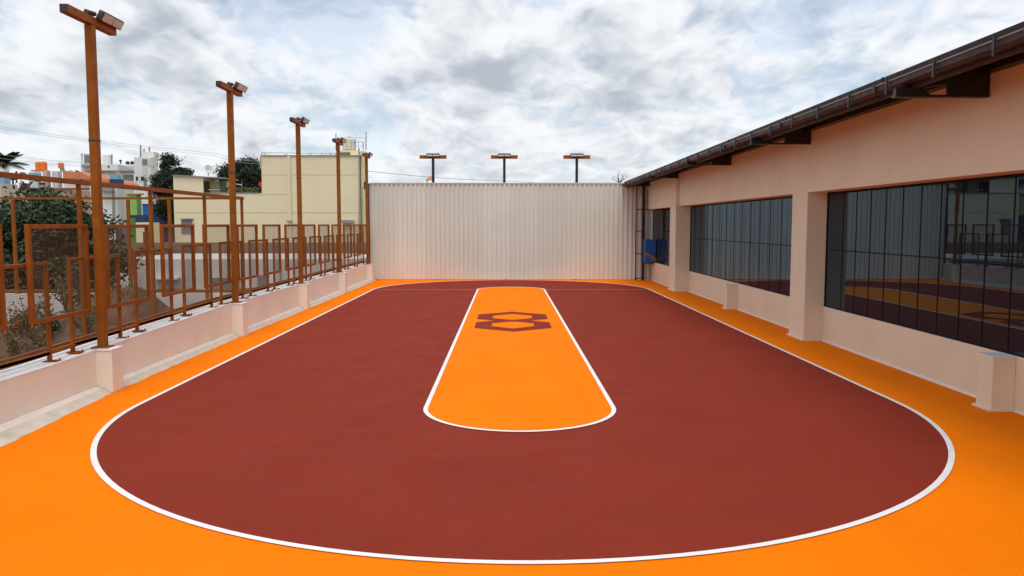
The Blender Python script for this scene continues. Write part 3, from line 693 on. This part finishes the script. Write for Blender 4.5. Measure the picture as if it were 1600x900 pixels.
for x_ in (530, 536, 542, 549, 560): rail(rl, x_, 221, x_, 234.5, Y + 1.5, .012)
rl.build('tank_cage', METAL, yb_)
rl = MB()
rail(rl, 325, 296.5, 345, 296.5, Y + .3); rail(rl, 356, 286, 378, 289, Y + 2, .03); rail(rl, 378, 284, 378, 300, Y + 2, .03)
for x_ in (330, 336, 342): rail(rl, x_, 296.5, x_, 301, Y + .3)
rl.build('terrace_railing', METAL, yb_)
tk = MB(); a_ = at(546, 234.5, Y + 2.5); tk.lathe((a_.x, Y + 2.5, a_.z), [(.38, 0), (.40, .05), (.40, .62), (.30, .70), (.12, .74), (.12, .83), (.05, .85)], 18)
tag(tk.build('water_tank', CTANK, None, smooth=False, origin=(a_.x, Y + 2.5, a_.z)), 'cream plastic water tank in a rail cage on top of the yellow stair tower', 'water tank')
ds = thing('satellite_dish', 'pale round satellite dish on the low roof of the yellow building', 'satellite dish', at(325.5, 275, Y + 2))
c = at(326, 264.5, Y + 2); nrm = Vector((.75, -.6, .35)).normalized(); u = nrm.cross(Vector((0, 0, 1))).normalized(); v_ = u.cross(nrm)
k = MB(); vs_ = []; fs_ = []
for i, (r_, d_) in enumerate(((0.02, -.09), (.12, -.07), (.22, -.02), (.30, .04))):
    for q in range(18): t = 2 * math.pi * q / 18; vs_.append(c + (u * math.cos(t) + v_ * math.sin(t)) * r_ + nrm * d_)
for i in range(3):
    for q in range(18): fs_.append((i * 18 + q, i * 18 + (q + 1) % 18, i * 18 + 18 + (q + 1) % 18, i * 18 + 18 + q))
k.add(vs_, fs_); do = k.build('dish', WHITE, ds, smooth=True); md = do.modifiers.new('thick', 'SOLIDIFY'); md.thickness = .012
MB().tube([at(325.5, 275, Y + 2), c - nrm * .08], .03, 6).tube([c - v_ * .28, c + nrm * .32], .01, 5).build('mast', METAL, ds)
ob = thing('red_sign', 'small round red panel on a stand on the yellow roof terrace', 'sign', at(408.5, 300, Y + 1.5))
k = MB(); c = at(408.2, 288, Y + 1.5); k.tube([c + Vector((0, -.03, 0)), c + Vector((0, .03, 0))], .17, 16); k.build('disc', REDM, ob); a_ = at(408.2, 300, Y + 1.5); MB().tube([a_, c - Vector((0, 0, .16))], .02, 6).build('stand', METAL, ob)
# small planting on the terrace
tp_ = MB()
for i in range(260):
    x_ = random.uniform(352, 404); leaf(tp_, at(x_, random.uniform(293, 300.5), Y + random.uniform(.6, 1.6)), .16)
o = tp_.build('terrace_planting', LEAF_WEED, None, origin=at(378, 300, Y + 1)); tag(o, 'strip of low green plants along the roof terrace of the yellow building', 'plants')

# white tower-like block, green and blue houses
Y = 60.0
wb = block('white_house', 'narrow plain white building right of the nearest pole, below the white flats', 55, 180)
face(MB(), 157, 293, 197, 390, 55, 8, -3.2).build('wall', WHITE, wb); face(MB(), 155, 291, 175, 299, 54.6, .35).build('canopy', CONC, wb)
for x_ in (176.3, 178.5):
    k = MB(); rail(k, x_, 296, x_, 345, 54.9, .04); k.build('pipe', CONC, wb)
gb = block('green_house', 'lime green house wall between the white building and the blue house', Y, 214)
face(MB(), 196, 303, 222, 345, Y, 6, -3.2).build('wall', GREEN, gb); face(MB(), 198, 302, 225, 304, Y - .1, 6.2).build('roof_edge', TERRA, gb)
face(MB(), 203, 340, 212, 350, Y - 3, 2, -3.2).build('porch', GREEN, gb)
bl = block('blue_house', 'bright blue house partly hidden by the round topped dark tree', Y, 245)
w_ = MB(); face(w_, 222.3, 319.5, 246, 340, Y - .3, 5, -3.2); face(w_, 246.2, 300, 278, 345, Y + .2, 6, -3.2); w_.build('wall', BLUE, bl)
face(MB(), 203, 336, 270, 349, Y - 1.2, .3, -3.2).build('boundary_wall', DBLUE, bl)
face(MB(), 221.5, 318.6, 246, 319.5, Y - .35, 5).build('roof_edge', DBLUE, bl)
# white flats
Y = 95.0
wf = block('white_flats', 'white multi level apartment block with terraces behind the nearest pole', Y, 190)
w_ = MB(); face(w_, 126, 257, 212, 345, Y, 12, -3.2); face(w_, 209, 246, 250, 345, Y - 1, 12, -3.2)
face(w_, 160, 242, 174, 258, Y + 2, 6); face(w_, 221, 237, 248, 246.2, Y + 1, 8); face(w_, 126, 255.5, 145, 257, Y - .3, 6)
face(w_, 126, 240, 128, 256, Y, .3); face(w_, 140, 240, 146, 256, Y + 2, 3); face(w_, 126, 240, 146, 241.5, Y, 6); face(w_, 223, 232, 227, 237, Y + 2, 3)
w_.build('wall', WHITE, wf)
face(MB(), 131, 242, 140, 256, Y + 2.5, .5).build('screen', GREYWIN, wf)
for x0, y0, x1, y1, m in ((133, 267.5, 179, 285, OFFW), (182, 267.5, 211, 272, OFFW), (192, 273, 209, 286, GREYWIN), (199, 259, 211, 262.5, OFFW), (168, 259, 171, 261.5, DARKWIN),
                          (222, 248.5, 230, 258, GREYWIN), (231, 248.5, 237.5, 259, OFFW), (220, 276, 225, 282, DARKWIN), (224, 277, 229.5, 291, GREYWIN), (212, 276, 215.5, 282, DARKWIN), (222, 258.5, 230, 274, OFFW)):
    face(MB(), x0, y0, x1, y1, Y - (1.06 if x0 > 211.5 else .06), .05).build('window', m, wf)
for x0, y0, x1, y1 in ((132, 266, 180, 267.5), (182.5, 266, 212, 267.5), (126, 259.5, 141, 260.8)): face(MB(), x0, y0, x1, y1, Y - .5, .45).build('ledge', CONC, wf)
for x_, y0, y1, yy in ((219.8, 226.5, 246, Y), (233.5, 229, 238, Y + 2), (174.8, 241, 257, Y + 3)):
    fc = MB(); rail(fc, x_, y0, x_, y1, yy, .09); fc.build('roof_mast', METAL, wf)
GT = 'black rooftop water tanks'
for x_, lb in ((199.5, 'black water tank on the white flats, the left of two side by side'), (206.5, 'black water tank on the white flats, close against the taller wing')):
    a_ = at(x_, 257, Y + 3); tk = MB().lathe(a_, [(.21, 0), (.21, .30), (.16, .37), (.06, .40)], 12)
    tag(tk.build('water_tank', BTANK, None, origin=a_), lb, 'water tank', GT)
a_ = at(188.5, 256.5, Y + 3); tk = MB().lathe(a_, [(.06, 0), (.07, .28), (.16, .34), (.16, .48), (.05, .54)], 10)
tag(tk.build('roof_vent', BTANK, None, origin=a_), 'black round headed roof vent on the white flats', 'vent')
# peach houses at the far left
Y = 72.0
ph = block('peach_house', 'long dull peach house with a red brown parapet above the leafy bush', Y, 85)
face(MB(), 28, 296.5, 143, 345, Y, 8, -3.2).build('wall', PINKB, ph)
face(MB(), 28, 293.5, 136, 296.5, Y - .15, .5).build('parapet', mat('faded_red_tile', (.27, .09, .07), .8, .2, 2), ph)
face(MB(), 29.5, 285, 40, 294, Y + 1.0, 3).build('stair_head', PINKB, ph); face(MB(), 39.3, 286, 43.8, 294, Y + .9, 1).build('doorway', DARKWIN, ph)
g2 = block('grey_house', 'pale grey and pink roof house carrying the orange tanks', 82, 75)
w_ = MB(); face(w_, 44, 269, 66, 300, 82, 6, -3.2); face(w_, 80.5, 267.5, 98, 300, 82, 6, -3.2); w_.build('wall', mat('pale_grey_render', (.56, .57, .58), .8, .06, 1), g2)
face(MB(), 66.3, 266, 80.3, 300, 81.7, 6, -3.2).build('pink_wall', mat('pale_pink_render', (.60, .42, .36), .8, .06, 1), g2)
face(MB(), 47.5, 265.5, 76, 267.5, 83, 4).build('tank_slab', TERRA, g2)
face(MB(), 61, 285, 70, 289, 81.5, .1).build('window', DARKWIN, g2); face(MB(), 45, 270, 60, 273, 81.9, .08).build('window', LBLUE, g2)
t3 = block('terracotta_house', 'small terracotta roofed house left of the white flats', 80, 120)
a_ = at(98, 266, 80); b_ = at(140, 276, 80); lz = at(100, 278, 80).z
MB().prism([(a_.x, lz), (at(143, 282, 80).x, lz - .2), (b_.x, b_.z), (at(125, 268, 80).x, at(125, 268, 80).z), (at(112, 269, 80).x, at(112, 269, 80).z), (a_.x, a_.z)], 'y', 80, 86).build('roof', TERRA, t3)
face(MB(), 98.5, 278, 140, 300, 80.3, 5, -3.2).build('wall', WHITE, t3)
for x0, x1 in ((103, 109), (112, 117), (124, 131)): face(MB(), x0, 279, x1, 284, 80.24, .05).build('window', DARKWIN, t3)
for x0, x1 in ((108, 114), (118, 123)): face(MB(), x0, 266, x1, 269.5, 82, 1).build('vent_stack', DARKWIN, t3)
GO = 'orange rooftop water tanks'
for x_, yb0, r_, h_, lb in ((60.5, 265.5, .30, .85, 'bright orange rooftop tank, the left of the touching pair'), (68.6, 265.5, .32, .88, 'bright orange rooftop tank, the right of the touching pair'),
                            (95.5, 262.8, .28, .58, 'small orange rooftop tank standing alone on a short stand')):
    a_ = at(x_, yb0, 84); tk = MB().lathe(a_, [(r_, 0), (r_ * 1.03, h_ * .1), (r_, h_ * .2), (r_ * 1.03, h_ * .4), (r_, h_ * .5), (r_ * 1.03, h_ * .7), (r_, h_ * .86), (r_ * .5, h_), (r_ * .2, h_ * 1.02)], 16)
    tag(tk.build('water_tank', OTANK, None, origin=a_), lb, 'water tank', GO)
face(MB(), 93.5, 262.8, 98, 268, 83.8, .4).build('tank_stand', CONC, g2)
c2 = block('cream_shed', 'plain cream shed with a curved roof edge at the far left', 40, 10)
k = MB(); a_ = at(-30, 300, 40); pr = [(a_.x, -3.2)] + [(at(3, 350, 40).x, -3.2), (at(1, 286.5, 40).x, at(1, 286.5, 40).z)] + [(at(q, w0, 40).x, at(q, w0, 40).z) for q, w0 in ((-8, 286.5), (-13, 289.5), (-20, 293), (-40, 300))]
k.prism(pr, 'y', 40, 41.4).build('wall', mat('cream_shed_render', (.60, .52, .42), .8, .06, 1), c2)
ls = block('blue_roof_shed', 'small shed with a pale blue sheet front under the palm', 56, 8)
face(MB(), -20, 277, 17, 290, 56, 4, -3.2).build('wall', LBLUE, ls); face(MB(), -20, 263.5, 15, 277, 57, 3.2).build('roof', WHITE, ls)
# small house with blue tank boxes in front of the flats
rh = block('round_roof_house', 'small house with a rounded terracotta roof edge below the white flats', 70, 178)
k = MB(); c = at(177, 291, 70); pr = [(c.x + math.cos(t) * .95, c.z + math.sin(t) * .62) for t in [math.pi * i / 12 for i in range(13)]]
k.prism(pr, 'y', 70, 73).build('roof', TERRA, rh); face(MB(), 160, 291, 194, 345, 70.2, 2.5, -3.2).build('wall', WHITE, rh)
bt = thing('blue_tank', 'pale blue roof tank with a dark base above the rounded terracotta roof', 'water tank', at(179, 287, 69.4))
face(MB(), 171, 280, 187.5, 288, 69, .7).build('base', DBLUE, bt); face(MB(), 171.5, 273.5, 184.5, 279.9, 69.05, .6).build('tank', LBLUE, bt)

# ------------------------------------------------------------------ things behind the sheet wall
tb = thing('red_canopy', 'small red pitched canopy peeking over the ribbed wall beside the leftmost dark pole', 'canopy', at(671, 300, 45))
a_ = at(664.5, 281, 45); b_ = at(676.5, 281, 45); c = at(672, 274.5, 45)
MB().add([(a_.x, 45, a_.z), (b_.x, 45, a_.z), (b_.x, 45.6, a_.z), (a_.x, 45.6, a_.z), (c.x - .05, 45.3, c.z), (c.x + .07, 45.3, c.z)], [(0, 1, 5, 4), (1, 2, 5), (2, 3, 4, 5), (3, 0, 4), (3, 2, 1, 0)]).build('roof', TERRA, tb)
MB().tube([(a_.x + .08, 45.3, -3.2), (a_.x + .08, 45.3, a_.z)], .03, 6).build('post', METAL, tb)
dt = thing('bare_tree', 'leafless twiggy tree top showing above the wall beside the eave', 'tree', (*at(968, 300, 40).xy, -3.2))
k = MB(); b = Vector((at(968, 300, 40).x, 40, -3.2)); tp = at(968, 286, 40); k.tube([b, tp], [.10, .02], 7)
for px, py in ((966, 271), (972, 273), (977, 272), (983, 274), (961, 277), (957, 280), (968, 269), (975, 279), (964, 284)):
    q = at(px, py, 40 + random.uniform(-.4, .4)); md_ = tp.lerp(q, .55) + Vector((random.uniform(-.06, .06), 0, .05)); k.tube([tp, md_, q], [.018, .011, .005], 5)
    for _ in range(3):
        s_ = md_.lerp(q, random.uniform(0, .9)); k.tube([s_, s_ + Vector((random.uniform(-.16, .16), 0, random.uniform(.03, .16)))], [.006, .003], 4)
k.build('trunk', BARK, dt)

# ------------------------------------------------------------------ overhead cables
def cable(label, pts, r=.008):
    v = []
    for (x0, y0, Y0_), (x1, y1, Y1_) in zip(pts, pts[1:]):
        A = at(x0, y0, Y0_); B = at(x1, y1, Y1_)
        v += [A.lerp(B, i / 10) - Vector((0, 0, .12 * math.sin(math.pi * i / 10))) for i in range(10)]
    v.append(at(*pts[-1])); tag(MB().tube(v, r, 5).build('overhead_cable', CABLE, None, origin=v[0]), label, 'cable', 'overhead cables')
cable('upper one of the paired cables crossing behind the nearest pole', [(-60, 188, 38), (340, 240, 40), (415, 252, 41)])
cable('slightly lower one of the paired cables crossing behind the nearest pole', [(-60, 191, 38.5), (335, 243, 40.5), (413, 256, 41.5)])
cable('higher cable running above the orange tanks to the white flats', [(-60, 232, 52), (128, 254, 56)], .010)
cable('lower cable running past the orange tanks to the white flats', [(-60, 238, 53), (128, 260, 57)], .010)
cable('cable sagging from the yellow tower behind the ribbed wall', [(572, 267, 49.2), (800, 283, 60), (975, 288, 60)], .018)
